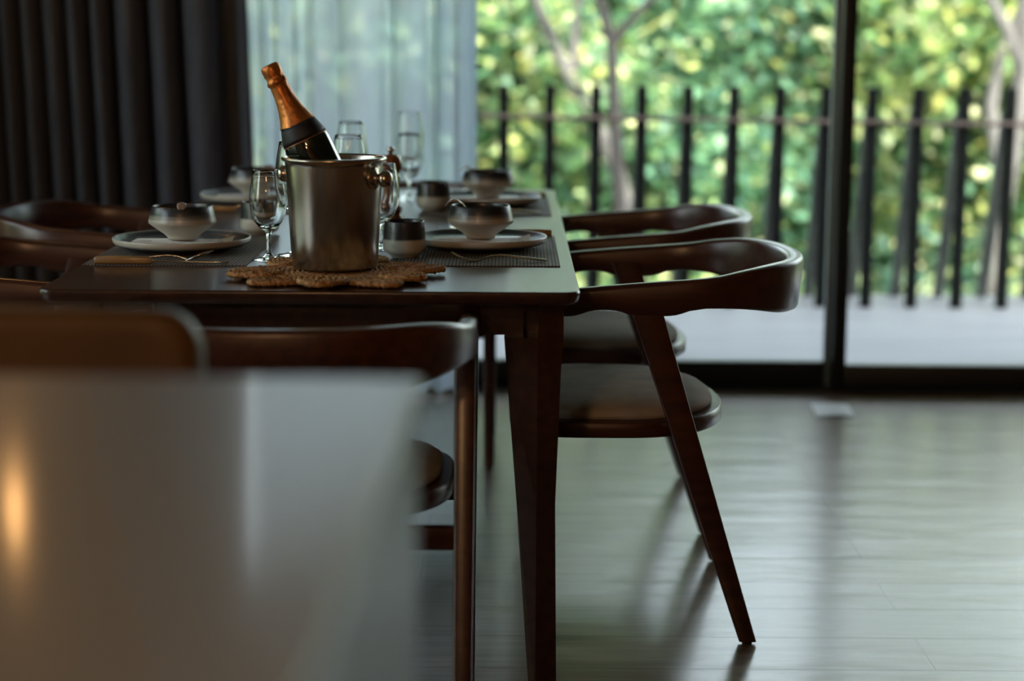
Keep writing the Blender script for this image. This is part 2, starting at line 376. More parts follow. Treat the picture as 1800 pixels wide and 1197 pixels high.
# ------------------------------------------------------------------ curtains
def sheet(name, pts, z0, z1, shear, m, nz=10, thick=0.0):
    """pts: plan polyline (x,y); smooth folded cloth"""
    # resample
    P = []
    for i in range(len(pts)-1):
        for k in range(6):
            t = k/6; p0 = pts[max(i-1, 0)]; p1 = pts[i]; p2 = pts[i+1]; p3 = pts[min(i+2, len(pts)-1)]
            P.append(tuple(.5*((2*p1[j])+(-p0[j]+p2[j])*t+(2*p0[j]-5*p1[j]+4*p2[j]-p3[j])*t*t+(-p0[j]+3*p1[j]-3*p2[j]+p3[j])*t**3) for j in (0, 1)))
    P.append(pts[-1])
    rings = []
    for k in range(nz+1):
        z = z0+(z1-z0)*k/nz
        rings.append([(x+shear(x, z), y+.006*math.sin(x*17+z*2.1), z) for x, y in P])
    mb = MB(); mb.loft(rings, False, None, False, True, False)
    return mb.build(name, m)
def px2x(px, y=6.0): return (px-903)*y/3300
random.seed(4)
# opaque drape: folds at measured positions
creases = [-3.12]
while creases[-1] < px2x(-60): creases.append(creases[-1]+random.uniform(.075, .11))
creases += [px2x(v) for v in (8, 42, 80, 122, 163, 203, 262, 320, 392)]
pts = []
for a, b in zip(creases, creases[1:]):
    w = b-a; d = random.uniform(.045, .06)
    pts += [(a, 6.055), (a+.22*w, 6.0-d*.45), (a+.55*w, 6.0-d), (a+.86*w, 6.0-d*.5), (b+.0*w, 6.03)]
pts += [(px2x(400), 6.05), (px2x(415), 6.035), (px2x(432), 6.00), (px2x(440), 6.01)]
dr = sheet('drape', pts, .02, ZC-.05, lambda x, z: (1.28-z)*.028 if x > -2.0 else 0, M['curtain'])
sm = dr.modifiers.new('thickness', 'SOLIDIFY'); sm.thickness = .002
tag(dr, 'charcoal opaque drape hanging in deep folds on the left of the window wall', 'curtain')
sh = []
seq = [(438, 0), (452, .03), (462, -.012), (476, .032), (490, -.008), (500, .012), (512, .036), (522, -.004), (533, .024), (560, -.02), (582, .028), (592, .05), (602, .004), (635, -.022), (668, -.004),
       (676, .04), (690, .03), (698, -.012), (722, -.02), (744, .008), (752, .05), (764, .028), (772, -.012), (786, .036), (797, .05), (802, -.005), (822, -.022), (838, 0), (832, .02), (806, .03)]
sh = [(px2x(a), 6.04+b) for a, b in seq]
sh = [(a, 6.04+(b-6.04)*1.6-.01) for a, b in sh]
s1 = sheet('sheer_curtain', sh, .02, ZC-.05, lambda x, z: 0, M['sheer'])
tag(s1, 'pale blue-white sheer curtain hanging in soft folds beside the charcoal drape', 'curtain')

# ------------------------------------------------------------------ dining table
TX, TY0, TY1, TZ = -.352, 3.205, 5.30, .75
TW = .47
tb = empty('dining_table', (TX, (TY0+TY1)/2, 0))
tag(tb, 'long dark wooden dining table set for four, filling the middle of the room', 'table')
hy = (TY1-TY0)/2
def slab(rings_spec, r=.028, k=5):
    return [[(x, y, z) for x, y in rrect(-TW+i, TW-i, -hy+i, hy-i, r, k)] for z, i in rings_spec]
MB().loft(slab([(.722, .034), (.726, .010), (.731, .003), (.7455, 0), (.7485, .001), (.75, .0035)])).build('tabletop', M['table'], tb)
# apron boards
for s in (-1, 1):
    MB().box(-TW+.175, TW-.175, s*(hy-.165)-.011, s*(hy-.165)+.011, .655, .7235, b=.002).build('apron', M['table'], tb)
    MB().box(s*(TW-.105)-.011, s*(TW-.105)+.011, -hy+.20, hy-.20, .665, .7235, b=.002).build('apron', M['table'], tb)
def table_leg(sx, sy):
    m = MB(); rings = []
    for z, xi, xo, dy in ((0.0, .386, .437, .026), (.35, .362, .432, .035), (.60, .342, .440, .043), (.655, .338, .444, .045)):
        # pentagon section with a soft ridge on the outward face
        xm = .398
        yo = hy-.085-.0; yf = yo+0.0
        rings.append([(sx*xi, sy*(yf-.018), z), (sx*xm, sy*yf, z), (sx*xo, sy*(yf-.012), z), (sx*xo, sy*(yf-.012-2*dy), z), (sx*xi, sy*(yf-.018-2*dy+.006), z)])
    if sx*sy < 0: rings = [r[::-1] for r in rings]
    m.loft(rings, True, None, False, False)
    rr = [[(sx*.398, sy*(yf-.002), z), (sx*.444, sy*(yf-.012), z), (sx*.444, sy*(yf-.10), z), (sx*.398, sy*(yf-.10), z)] for z in (.6545, .7235)]
    if sx*sy < 0: rr = [r[::-1] for r in rr]
    m.loft(rr, True, None, False, False)
    # inner shoulder that takes the apron, leaving a slot
    rr = [[(sx*.295, sy*(yf-.045), z), (sx*.372, sy*(yf-.045), z), (sx*.372, sy*(yf-.10), z), (sx*.295, sy*(yf-.10), z)] for z in (.6545, .7235)]
    if sx*sy < 0: rr = [r[::-1] for r in rr]
    m.loft(rr, True, None, False, False)
    # set-back block that closes the slot
    rr = [[(sx*.371, sy*(yf-.085), z), (sx*.399, sy*(yf-.085), z), (sx*.399, sy*(yf-.10), z), (sx*.371, sy*(yf-.10), z)] for z in (.6545, .7235)]
    if sx*sy < 0: rr = [q[::-1] for q in rr]
    m.loft(rr, True, None, False, False)
    return m.build('leg', M['table'], tb)
for sx in (-1, 1):
    for sy in (-1, 1): table_leg(sx, sy)

# ------------------------------------------------------------------ dining armchair
# local: +x backwards, -x towards the table, origin on the floor; x_world = x + .27 for the right-hand row
HWD = .31
TOPZ = [(.06, .700), (.135, .709), (.246, .719), (.36, .7275), (.40, .732), (.45, .7415), (.51, .749), (.60, .749)]
BOTZ = [(.06, .655), (.118, .655), (.155, .666), (.20, .666), (.230, .657), (.310, .657), (.352, .669), (.40, .670), (.46, .664), (.52, .650), (.585, .640)]
def make_chair():
    e = empty('dining_armchair', (.27, 3.86, 0))
    # bent back-and-arm rail
    path = []
    uc, ru, hw, ex = .34, .229, HWD-.016, 2.25
    n1, n2 = 22, 30
    for i in range(n1): path.append((.055+(uc-.055)*i/n1, -hw))
    for i in range(n2+1):
        a = -PI/2+PI*i/n2
        c, s_ = abs(math.cos(a)), math.sin(a)
        path.append((uc+ru*(c**(2/ex)), hw*math.copysign(abs(s_)**(2/ex), s_)))
    for i in range(n1): path.append((uc-(uc-.055)*(i+1)/n1, hw))
    rings = []
    for i, (x, y) in enumerate(path):
        x0, y0 = path[max(i-1, 0)]; x1, y1 = path[min(i+1, len(path)-1)]
        tx, ty = x1-x0, y1-y0; l = math.hypot(tx, ty); nx, ny = ty/l, -tx/l   # outward
        zt, zb = interp(x, TOPZ), interp(x, BOTZ)
        back = max(0, min(1, (x-.42)/.12))
        t = .0165+.001*back
        lean = .010*back      # the top of the back leans outwards
        r = .009
        sec = []
        for (o, z) in ((-t, zb+r), (-t+r*.3, zb+r*.3), (-t+r, zb), (t-r, zb), (t-r*.3, zb+r*.3), (t, zb+r), (t, zt-r), (t-r*.3, zt-r*.3), (t-r, zt), (-t+r, zt), (-t+r*.3, zt-r*.3), (-t, zt-r)):
            f = (z-zb)/(zt-zb); oo = o+lean*f
            sec.append((x-.27+nx*oo, y+ny*oo, z))
        rings.append(sec)
    MB().loft(rings).build('armrest_back', M['wood'], e)
    # legs
    def leg(top, foot, wt, wb, tt, tb_):
        (xt, yt, zt), (xb, yb, zb) = top, foot; rr = []
        for k in range(7):
            f = k/6; x = xb+(xt-xb)*f; y = yb+(yt-yb)*f; z = zb+(zt-zb)*f; w = wb+(wt-wb)*f; d = tb_+(tt-tb_)*f
            rr.append([(p[0], p[1], z) for p in rrect(x-w/2, x+w/2, y-d/2, y+d/2, .005, 2)])
        o = MB().loft(rr).build('leg', M['wood'], e)
        g = MB().lathe([(0, 0), (.008, 0), (.0105, .0015), (.0105, .004), (.008, .0072), (0, .0072)], 16, Matrix.Translation((xb, yb, 0)))
        g.build('glide', M['rubber'], o)
        return o
    for s in (-1, 1):
        leg((.262-.27-.012, s*.290, .690), (.469-.27, s*.290, .007), .062, .034, .036, .030)
        leg((.075-.27, s*.290, .685), (.062-.27, s*.290, .007), .044, .026, .036, .028)
    # seat frame and cushion (rounded D plan)
    def plan(xf, xc, xb, hw, ex=2.35, n=40, inset=0):
        out = []
        for i in range(n):
            a = 2*PI*i/n; c, s_ = math.cos(a), math.sin(a)
            rx = (xb-xc) if c >= 0 else (xc-xf)
            exx = ex if c >= 0 else 4.5
            out.append((xc-.27+(rx-inset)*math.copysign(abs(c)**(2/exx), c), (hw-inset)*math.copysign(abs(s_)**(2/exx), s_)))
        return out
    def rings_of(spec, *a, **k): return [[(x, y, z) for x, y in plan(*a, inset=i, **k)] for z, i in spec]
    A = (-.005, .21, .436, .268)
    MB().loft(rings_of([(.408, .004), (.411, .0), (.437, .0), (.440, .003)], *A, n=64)).build('seat_frame', M['wood'], e)
    MB().loft(rings_of([(.4402, .026), (.446, .020), (.454, .022), (.463, .034), (.471, .058), (.477, .095), (.480, .15), (.481, .20)], *A, n=64)).build('seat_cushion', M['fabric'], e)
    MB().box(.345-.27, .370-.27, -.277, .277, .347, .386, b=.004).build('cross_rail', M['wood'], e)
    MB().box(.062-.27, .086-.27, -.275, .275, .360, .400, b=.004).build('cross_rail', M['wood'], e)
    return e
ch = make_chair()
tag(ch, 'wooden armchair on the right of the table, the nearer one, with a grey-brown cushion', 'chair', 'armchairs round the dining table')
for (loc, rz, lab) in (((.27, 4.676, 0), 0, 'farther wooden armchair on the right of the table, half hidden by the nearer one'),
                       ((-.974, 3.86, 0), PI, 'nearer wooden armchair on the left of the table, its arms cut off by the frame'),
                       ((-.974, 4.676, 0), PI, 'farther wooden armchair on the left, its curved back in front of the dark drape'),
                       ((-.368, 3.10, 0), -PI/2, 'reddish wooden armchair at the near end of the table, seen from behind'),
                       ((-.352, 5.27, 0), PI/2, 'wooden armchair at the far end of the table, before the sheer curtain')):
    c = copy_tree(ch); c.location = loc; c.rotation_euler = (0, 0, rz); tag(c, lab, 'chair', 'armchairs round the dining table')

# ------------------------------------------------------------------ things on the table
# straw trivet with looped petals
def trivet():
    mb = MB()
    pts = []; rad = []
    i = 0
    while True:
        a = i*.10; r = .006+.0098*a/(2*PI)
        if r > .128: break
        pts.append((r*math.cos(a), r*math.sin(a), .0062+.0011*math.sin(i*2.2))); rad.append(.0050+.0014*math.sin(i*1.9)); i += 1
    mb.tube(pts, rad, 6)
    petals = 11; R = random.Random(12)
    for p in range(petals):
        a0 = 2*PI*p/petals+.12+R.uniform(-.05, .05); far = R.uniform(.186, .203); skew = R.uniform(-.25, .25)
        lift = .0 if p % 2 else .0045
        for k, wd in enumerate((.040, .030, .020, .010)):
            pp = []; rr = []; n = 80
            r0_, r1_ = .108+.006*k, far-.0085*k
            for i in range(n):
                t = 2*PI*i/n
                x = (r0_+r1_)/2+(r1_-r0_)/2*math.cos(t); y = wd*math.sin(t)*(1-.35*math.cos(t))+skew*(x-.108)
                pp.append((x*math.cos(a0)-y*math.sin(a0), x*math.sin(a0)+y*math.cos(a0), .0062+lift+.0012*math.sin(i*2.1+p))); rr.append(.0050+.0015*math.sin(i*2.7))
            mb.tube(pp, rr, 6, False, None, True)
    o = mb.build('woven_trivet', M['straw']); o.location = (-.322, 3.405, TZ+.0006)
    return o
tag(trivet(), 'star-shaped woven straw trivet under the champagne bucket', 'trivet')
BX, BY, BZ = -.325, 3.415, TZ+.0165
bk = empty('ice_bucket', (BX, BY, BZ))
tag(bk, 'brushed steel champagne bucket standing on the straw trivet', 'bucket')
prof = [(0, .003), (.070, .003), (.072, 0), (.0765, .001), (.0785, .006), (.0885, .185), (.0895, .192), (.0945, .1945), (.0965, .1975), (.0945, .2005), (.0905, .201), (.0885, .198), (.0868, .186), (.0768, .01), (.074, .006), (0, .006)]
MB().lathe(prof, 96).build('bucket_body', M['steel'], bk)
for az in (-30, 150):
    a = math.radians(az); h = MB()
    Mx = Matrix.Rotation(a, 4, 'Z') @ Matrix.Translation((.0855, 0, .165)) @ Matrix.Rotation(PI/2, 4, 'Y')
    h.lathe([(0, 0), (.020, 0), (.020, .003), (.012, .006), (.0085, .010), (.0085, .015), (.012, .018), (.0152, .024), (.0152, .029), (.012, .035), (.007, .038), (0, .0385)], 32, Mx)
    h.build('knob', M['steel'], bk)

# champagne bottle leaning to the left in the bucket
bo = empty('champagne_bottle', (0, 0, 0))
tag(bo, 'champagne bottle with copper foil neck leaning out of the steel bucket', 'bottle')
tilt = math.radians(25.5)
def BM(s0): return None
topP = Vector((-.439, 3.402, 1.131))   # cork end
ax = Vector((math.sin(-tilt), .0, math.cos(tilt)))
bo.rotation_euler = (0, -tilt, 0)
bo.location = topP-ax*.305
outer = [(.038, 0), (.043, .004), (.0435, .012), (.0435, .135), (.0425, .150), (.038, .170), (.0305, .191), (.0235, .209), (.0185, .227), (.0155, .248)]
MB().lathe([(0, .012), (.02, .008), (.032, .002)]+outer+[(0, .252)], 48).build('bottle_glass', M['bottle'], bo)
R = random.Random(5)
fo = MB(); seg = 40; spec = [(.0325, .1885), (.0300, .1945), (.0264, .205), (.0222, .2185), (.0190, .232), (.0168, .246), (.0156, .260), (.0154, .266), (.0176, .2695), (.0178, .274), (.0158, .277), (.0154, .283), (.0164, .287), (.0166, .296), (.0156, .303), (.012, .3055), (0, .306)]
rings = []
for j, (r, z) in enumerate(spec[:-1]):
    ring = []
    for i in range(seg):
        a = 2*PI*i/seg; w = (.0006*math.sin(a*7+j*1.3)+.0004*math.sin(a*13-j*2)) if j > 4 else 0
        zz = z+(.004*math.sin(a*2+.6)*(1-j/2) if j < 2 else 0)
        ring.append(((r+.0008+w)*math.cos(a), (r+.0008+w)*math.sin(a), zz))
    rings.append(ring)
fo.loft(rings, True); fo.build('foil', M['foil'], bo)
MB().lathe([(.0410, .1585), (.0422, .1582), (.0408, .166), (.0385, .1735), (.0358, .1815), (.0328, .1895), (.0315, .1890)], 48).build('neck_label', M['label'], bo)
MB().lathe([(.0412, .1570), (.0422, .1568), (.0422, .1582), (.041, .1582)], 48).build('label_trim', M['copper'], bo)

# stemware
S_PROF = [(0, .0), (.033, .0), (.0345, .0008), (.0335, .0018), (.022, .0034), (.010, .0065), (.0052, .013), (.0040, .022), (.0037, .036), (.0045, .048), (.0075, .056), (.0165, .062), (.0265, .073), (.0335, .089), (.0368, .107), (.0366, .122), (.0340, .143), (.0305, .163), (.0283, .1745), (.0280, .1752), (.0274, .1745),
          (.0296, .163), (.0330, .143), (.0355, .122), (.0357, .107), (.0323, .090), (.0250, .0745), (.0150, .0655), (0, .0625)]
T_PROF = [(0, .0), (.034, .0), (.0355, .0008), (.0345, .0018), (.022, .0034), (.010, .0065), (.0052, .013), (.0038, .024), (.0035, .050), (.0040, .072), (.0070, .082), (.0170, .090), (.0280, .103), (.0358, .122), (.0388, .143), (.0384, .162), (.0352, .190), (.0310, .214), (.0288, .2255), (.0285, .2262), (.0279, .2255),
          (.0301, .214), (.0342, .190), (.0373, .162), (.0377, .143), (.0346, .123), (.0265, .1045), (.0155, .0935), (0, .090)]
gS = MB().lathe(S_PROF, 48).build('water_goblet', M['glass'])
gT = MB().lathe(T_PROF, 48).build('wine_glass', M['glass'])
goblets = [(-.475, 3.638, 'small stemmed goblet left of the bucket, before the left-hand cup'), (-.268, 3.829, 'small stemmed goblet just right of the bucket, before the pepper mill'),
           (-.272, 4.93, 'shorter glass of the far pair before the sheer curtain')]
wines = [(-.432, 3.712, 'tall wine glass half hidden by the left edge of the bucket'), (-.345, 3.955, 'wine glass rising behind the bucket rim, the nearer of two'),
         (-.387, 4.51, 'wine glass behind the bucket rim, the farther and taller of two'), (-.278, 5.045, 'tallest glass, farthest on the table before the sheer curtain')]
for src, lst, cat, grp in ((gS, goblets, 'glass', 'water goblets on the table'), (gT, wines, 'glass', 'wine glasses on the table')):
    for i, (x, y, lab) in enumerate(lst):
        o = src if i == 0 else src.copy()
        if i: COL.objects.link(o)
        o.location = (x, y, TZ+.0008); tag(o, lab, cat, grp)

# pepper mill
pm = empty('pepper_mill', (-.283, 4.351, TZ+.0005))
tag(pm, 'turned cherry-wood pepper mill with a metal knob, behind the goblet beside the bucket', 'pepper mill')
MB().lathe([(0, 0), (.027, 0), (.0275, .004), (.0275, .016), (.025, .020), (.0235, .0225), (.0262, .027), (.0265, .036), (.024, .042), (.020, .050), (.0175, .066), (.0178, .082), (.0205, .096), (.0225, .104), (.0218, .110), (.019, .113), (0, .113)], 40).build('mill_body', M['cherry'], pm)
MB().lathe([(0, .1135), (.0165, .1135), (.021, .117), (.0265, .126), (.0275, .136), (.0255, .148), (.019, .157), (.010, .1605), (0, .161)], 40).build('mill_head', M['cherry'], pm)
MB().lathe([(0, .1605), (.005, .1605), (.005, .164), (.0085, .166), (.0095, .170), (.0085, .174), (.004, .1765), (0, .177)], 24).build('mill_knob', M['cutlery'], pm)

# crockery prototypes -------------------------------------------------
def placemat(x0, x1, y0, y1, label):
    cx, cy_ = (x0+x1)/2, (y0+y1)/2
    o = MB().box(x0-cx, x1-cx, y0-cy_, y1-cy_, .0003, .0023).build('placemat', M['mat']); o.location = (cx, cy_, TZ)
    return tag(o, label, 'placemat', 'woven placemats')
placemat(-.226, .091, 3.553, 4.075, 'brown ribbed placemat at the near right setting')
placemat(-.226, .094, 4.53, 5.055, 'brown ribbed placemat at the far right setting')
placemat(-.816, -.506, 3.535, 4.06, 'brown ribbed placemat at the near left setting')
placemat(-.80, -.49, 4.535, 5.06, 'brown ribbed placemat at the far left setting')
MZ = TZ+.0024
def make_plate():
    e = empty('dinner_plate', (0, 0, 0))
    MB().lathe([(.110, .0075), (.126, .0100), (.1340, .0140), (.1378, .0190), (.1388, .0250), (.1378, .0272), (.1358, .0272), (.1330, .0250), (.1290, .0195), (.1220, .0172), (.0, .0165)], 96).build('plate_body', M['plate'], e)
    MB().lathe([(0, .003), (.080, .003), (.083, 0), (.091, 0), (.094, .003), (.110, .0076)], 64).build('plate_foot', M['plate_under'], e)
    return e
def make_bowl():
    return MB().lathe([(0, .003), (.024, .003), (.025, 0), (.0295, 0), (.031, .004), (.036, .0095), (.052, .0205), (.0665, .0315), (.0682, .0345), (.0678, .0375), (.0640, .0530), (.0605, .0655), (.0592, .0672), (.0574, .0655), (.0605, .053), (.0640, .0375), (.0625, .0345), (.050, .0255), (.030, .0135), (0, .0115)], 80).build('soup_bowl', M['glaze_bowl'])
def make_cup():
    return MB().lathe([(0, .002), (.020, .002), (.0215, 0), (.0255, 0), (.0275, .004), (.034, .0075), (.0405, .0125), (.0428, .019), (.0424, .032), (.0405, .055), (.0392, .0705), (.0384, .0722), (.0372, .0705), (.0380, .055), (.0398, .032), (.039, .019), (.034, .0135), (0, .012)], 64).build('tea_cup', M['glaze_cup'])
def make_note():
    e = empty('paper_slip', (0, 0, 0)); mb = MB(); nx, ny = 20, 6
    def zf(u, v): return .0012+.0016*math.sin(u*5+.4)*math.sin(v*2.2+.5)**2+(.010*max(0, u-.86)**1.0*7*max(0, v-.2) if u > .86 else 0)
    top = [[(-.1+.2*i/nx, -.048+.096*j/ny, zf(i/nx, j/ny)) for j in range(ny+1)] for i in range(nx+1)]
    v = [p for r in top for p in r]; n = len(v); v += [(a, b, c-.0009) for a, b, c in v]; f = []
    k = ny+1
    for i in range(nx):
        for j in range(ny):
            a = i*k+j; f.append((a, a+k, a+k+1, a+1)); f.append((n+a, n+a+1, n+a+k+1, n+a+k))
    mb.add(v, f); mb.build('sheet', M['paper'], e)
    ik = MB(); R = random.Random(8)
    for r in range(3):
        x = .058
        for q in range(5):
            w = R.uniform(.003, .006); y = -.034+r*.009+R.uniform(-.001, .001)
            if x+w < .094:
                for sgn in (1, -1):
                    z = .0042; ik.box(sgn*x if sgn > 0 else -x-w, (x+w) if sgn > 0 else -x, y, y+.0012, z, z+.0002)
            x += w+.0018
    ik.build('handwriting', M['ink'], e)['kind'] = 'stuff'
    return e
def ladle():
    # soup spoon: oval bowl resting inside, broad curved handle; local origin at the bowl, handle goes -x
    e = empty('soup_spoon', (0, 0, 0)); rings = []
    path = [(.030, .004, .002), (.026, .001, .012), (.012, 0, .019), (-.004, .002, .016), (-.014, .012, .010), (-.020, .026, .0075), (-.027, .042, .0072), (-.036, .054, .0076), (-.047, .0600, .0084), (-.058, .0605, .0088), (-.066, .0575, .0088), (-.070, .0535, .0078), (-.072, .050, .004)]
    m = MB()
    for i, (x, z, w) in enumerate(path):
        a = path[max(i-1, 0)]; b = path[min(i+1, len(path)-1)]; tx, tz = b[0]-a[0], b[1]-a[1]; l = math.hypot(tx, tz); nx_, nz_ = tz/l, -tx/l
        cup = .35
        sec = []
        for k in range(7):
            u = -1+2*k/6; d = -cup*w*(1-u*u)
            sec.append((x-nx_*(-d), w*u, z+nz_*d*1.0 if False else z-(-d)*1.0*nz_*-1))
        back = [(p[0]+nx_*.0022*-1, p[1]*1.06, p[2]+nz_*.0022*-1) for p in sec[::-1]]
        rings.append(sec+back)
    m.loft(rings).build('spoon_body', M['spoon'], e)
    return e
def strip(path, th):
    """flat metal strip: path of (x, z, halfwidth), thickness th"""
    rings = []
    for x, z, w in path: rings.append([(x, -w, z), (x, w, z), (x, w*.8, z+th), (x, -w*.8, z+th)])
    return rings
def make_fork():
    # handle towards +x
    m = MB()
    m.loft(strip([(.094, .001, .0045), (.087, .002, .0080), (.06, .0052, .0076), (.03, .0085, .0055), (.005, .0115, .0036), (-.015, .0095, .0030), (-.032, .0035, .0036), (-.040, .0012, .0100), (-.050, .0012, .0125), (-.057, .0030, .0128)], .0036))
    for k in range(4):
        y = -.0108+.0072*k
        p = [(-.056, .0028, .0020), (-.068, .0062, .0018), (-.080, .0115, .0016), (-.090, .0175, .0010)]
        m.loft([[(x, y-w, z), (x, y+w, z), (x, y+w, z+.0016), (x, y-w, z+.0016)] for x, z, w in p])
    return m.build('fork', M['cutlery'])
def make_tspoon():
    m = MB()
    m.loft(strip([(.095, .001, .0045), (.088, .002, .0070), (.06, .0055, .0062), (.03, .0095, .0045), (.005, .0120, .0030), (-.015, .0105, .0024), (-.034, .0045, .0030)], .0026))
    rings = []
    for i in range(11):
        t = i/10; x = -.030-.056*t; w = .0175*math.sin(PI*min(1, .06+t*.93))**.55; zc = .0018+.020*t**1.7
        rings.append([(x, w*math.cos(a), zc+(.0075*math.sin(PI*t)+.0012)*(1-math.sin(a)) * .6 if False else zc-(-.0)) for a in ()] or
                     [(x, w*u, zc+.0075*math.sin(PI*min(1, t+.02))*(u*u-1)*.8+.0060*math.sin(PI*t)) for u in (-1, -.66, -.33, 0, .33, .66, 1)] +
                     [(x, w*u*.96, zc+.0016+.0075*math.sin(PI*min(1, t+.02))*(u*u-1)*.8+.0060*math.sin(PI*t)) for u in (1, .66, .33, 0, -.33, -.66, -1)])
    m.loft(rings)
    return m.build('dessert_spoon', M['cutlery'])
def make_knife():
    e = empty('table_knife', (0, 0, 0))
    h = MB(); rr = []
    for x, w, z in ((.125, .0062, .013), (.122, .0078, .0145), (.07, .0080, .0150), (.022, .0074, .0142), (.016, .0060, .0125)):
        rr.append([(x, y, zz+.0002) for y, zz in rrect(-w, w, 0, z, .0035, 2)])
    h.loft(rr); h.build('wooden_grip', M['golden_wood'], e)
    b = MB(); rr = []
    for x, y0, y1, z in ((.020, -.004, .004, .008), (.008, -.0035, .0035, .0075), (0, -.007, .0045, .0065), (-.05, -.009, .0045, .0055), (-.10, -.0085, .0045, .005), (-.122, -.004, .0040, .0045), (-.130, .0015, .0025, .0042)):
        rr.append([(x, y0, z-.0006), (x, y1, z-.0016), (x, y1, z+.0012), (x, y0, z+.0002)])
    b.loft(rr); b.build('blade', M['cutlery'], e)
    return e
P0 = dict(plate=make_plate(), bowl=make_bowl(), cup=make_cup(), note=make_note(), ladle=ladle(), fork=make_fork(), spoon=make_tspoon(), knife=make_knife())
used = set()
def put(kind, loc, rz, label, cat, group):
    o = P0[kind]
    if kind in used: o = copy_tree(o)
    used.add(kind); o.location = loc; o.rotation_euler = (0, 0, rz); return tag(o, label, cat, group)
settings = [('near right', -.068, 3.835, 0, (-.213, 3.680), 0, .0), ('far right', -.066, 4.777, 0, (-.197, 4.631), 0, .0),
            ('near left', -.669, 3.78, PI, (-.552, 4.085), 90, .0), ('far left', -.661, 4.802, PI, (-.545, 5.02), 60, .0)]
for nm, x, y, rz, cup, sp, _ in settings:
    c, s_ = math.cos(rz), math.sin(rz)
    def at(dx, dy, z): return (x+c*dx-s_*dy, y+s_*dx+c*dy, z)
    put('plate', (x, y, MZ), rz, 'cream-rimmed dark dinner plate at the %s setting' % nm, 'plate', 'dinner plates')
    put('note', (x-.0*c+.004, y-.018, MZ+.0180), 0 if rz == 0 else 0, 'white printed paper slip under the bowl at the %s setting' % nm, 'paper', 'paper slips on the plates')
    bx = x+(.002 if 'right' in nm else .002)
    put('bowl', (bx, y, MZ+.0225), 0, 'angular charcoal and cream soup bowl at the %s setting' % nm, 'bowl', 'soup bowls')
    if nm != 'far left': put('cup', (*cup, MZ+.0003 if nm != 'near left' and nm != 'far left' else TZ+.0006), 0, {'near right': 'charcoal and cream cup right of the steel bucket, nearest cup', 'far right': 'charcoal and cream cup left of the far right bowl', 'near left': 'charcoal and cream cup behind the goblet left of the bucket', 'far left': 'charcoal and cream cup hidden behind the champagne bucket at the far left'}[nm], 'cup', 'tea cups')
    put('ladle', (bx, y, MZ+.0225+.0155), {'near right': 0, 'far right': .15, 'near left': PI/2+.15, 'far left': 2.4}[nm], 'brown curved soup spoon standing in the %s bowl' % nm, 'spoon', 'soup spoons in the bowls')
    put('fork', at(.040, -.222, MZ+.0002), rz+.02, 'steel fork on the placemat at the %s setting' % nm, 'fork', 'forks')
    kx = .028 if rz == 0 else .0
    put('spoon', at(kx-.01, .175+.028, MZ+.0002), rz, 'steel dessert spoon beside the knife at the %s setting' % nm, 'spoon', 'dessert spoons')
    put('knife', at(kx, .237, MZ+.0002), rz, 'wooden-handled table knife at the %s setting' % nm, 'knife', 'table knives')

# ------------------------------------------------------------------ foreground
ct = empty('kitchen_counter', (-.07, 1.44, 0))
tag(ct, 'white lacquered counter, very close and out of focus at the lower left', 'counter')
ct.rotation_euler = (0, 0, math.radians(-1.0))
MB().box(-1.7, 0, -1.25, 0, .905, .93, b=.003).build('worktop', M['counter'], ct)
MB().box(-1.695, -.004, -1.246, -.004, .0, .904).build('cabinet_body', M['counter'], ct)

lc = empty('leather_chair', (-.62, 2.20, 0))
tag(lc, 'tan leather chair with a rounded back, blurred behind the white counter', 'chair')
def padded(x0, x1, y0, y1, z0, z1, r, b, tilt=0):
    """upright cushion rounded in the x-z outline, soft front and back"""
    rings = []
    for (y, ins) in ((y0, b), (y0+b*.4, b*.35), (y0+b, 0), (y1-b, 0), (y1-b*.4, b*.35), (y1, b)):
        rings.append([(x, y+tilt*(z-z0), z) for x, z in rrect(x0+ins, x1-ins, z0+ins, z1-ins, r, 6)])
    return MB().loft(rings[::-1])
padded(-.30, .295, -.25, -.19, .50, .908, .045, .016, -.10).build('backrest', M['leather'], lc)
MB().box(-.29, .29, -.20, .28, .42, .50, b=.03).build('seat', M['leather'], lc)
for sx in (-1, 1):
    for sy in (-1, 1):
        MB().tube([(sx*.25, .02+sy*.22, .425), (sx*.27, .02+sy*.24, .0)], [.018, .012], 12).build('leg', M['golden_wood'], lc)

pp = MB(); pp.v = []
n_ = 6
top = [[(0.957+.120*i/n_+.013*(j/3)*1.0, 5.774+.20*j/3, .003+.0035*math.sin(i/n_*PI)) for j in range(4)] for i in range(n_+1)]
v = [p for r in top for p in r]; n = len(v); v += [(a, b, c-.0012) for a, b, c in v]; ff = []
for i in range(n_):
    for j in range(3):
        a = i*4+j; ff.append((a, a+4, a+5, a+1)); ff.append((n+a, n+a+1, n+a+5, n+a+4))
pp.add(v, ff); tag(pp.build('paper_leaflet', M['gloss_paper']), 'white sheet lying on the wooden floor by the sliding door', 'paper')

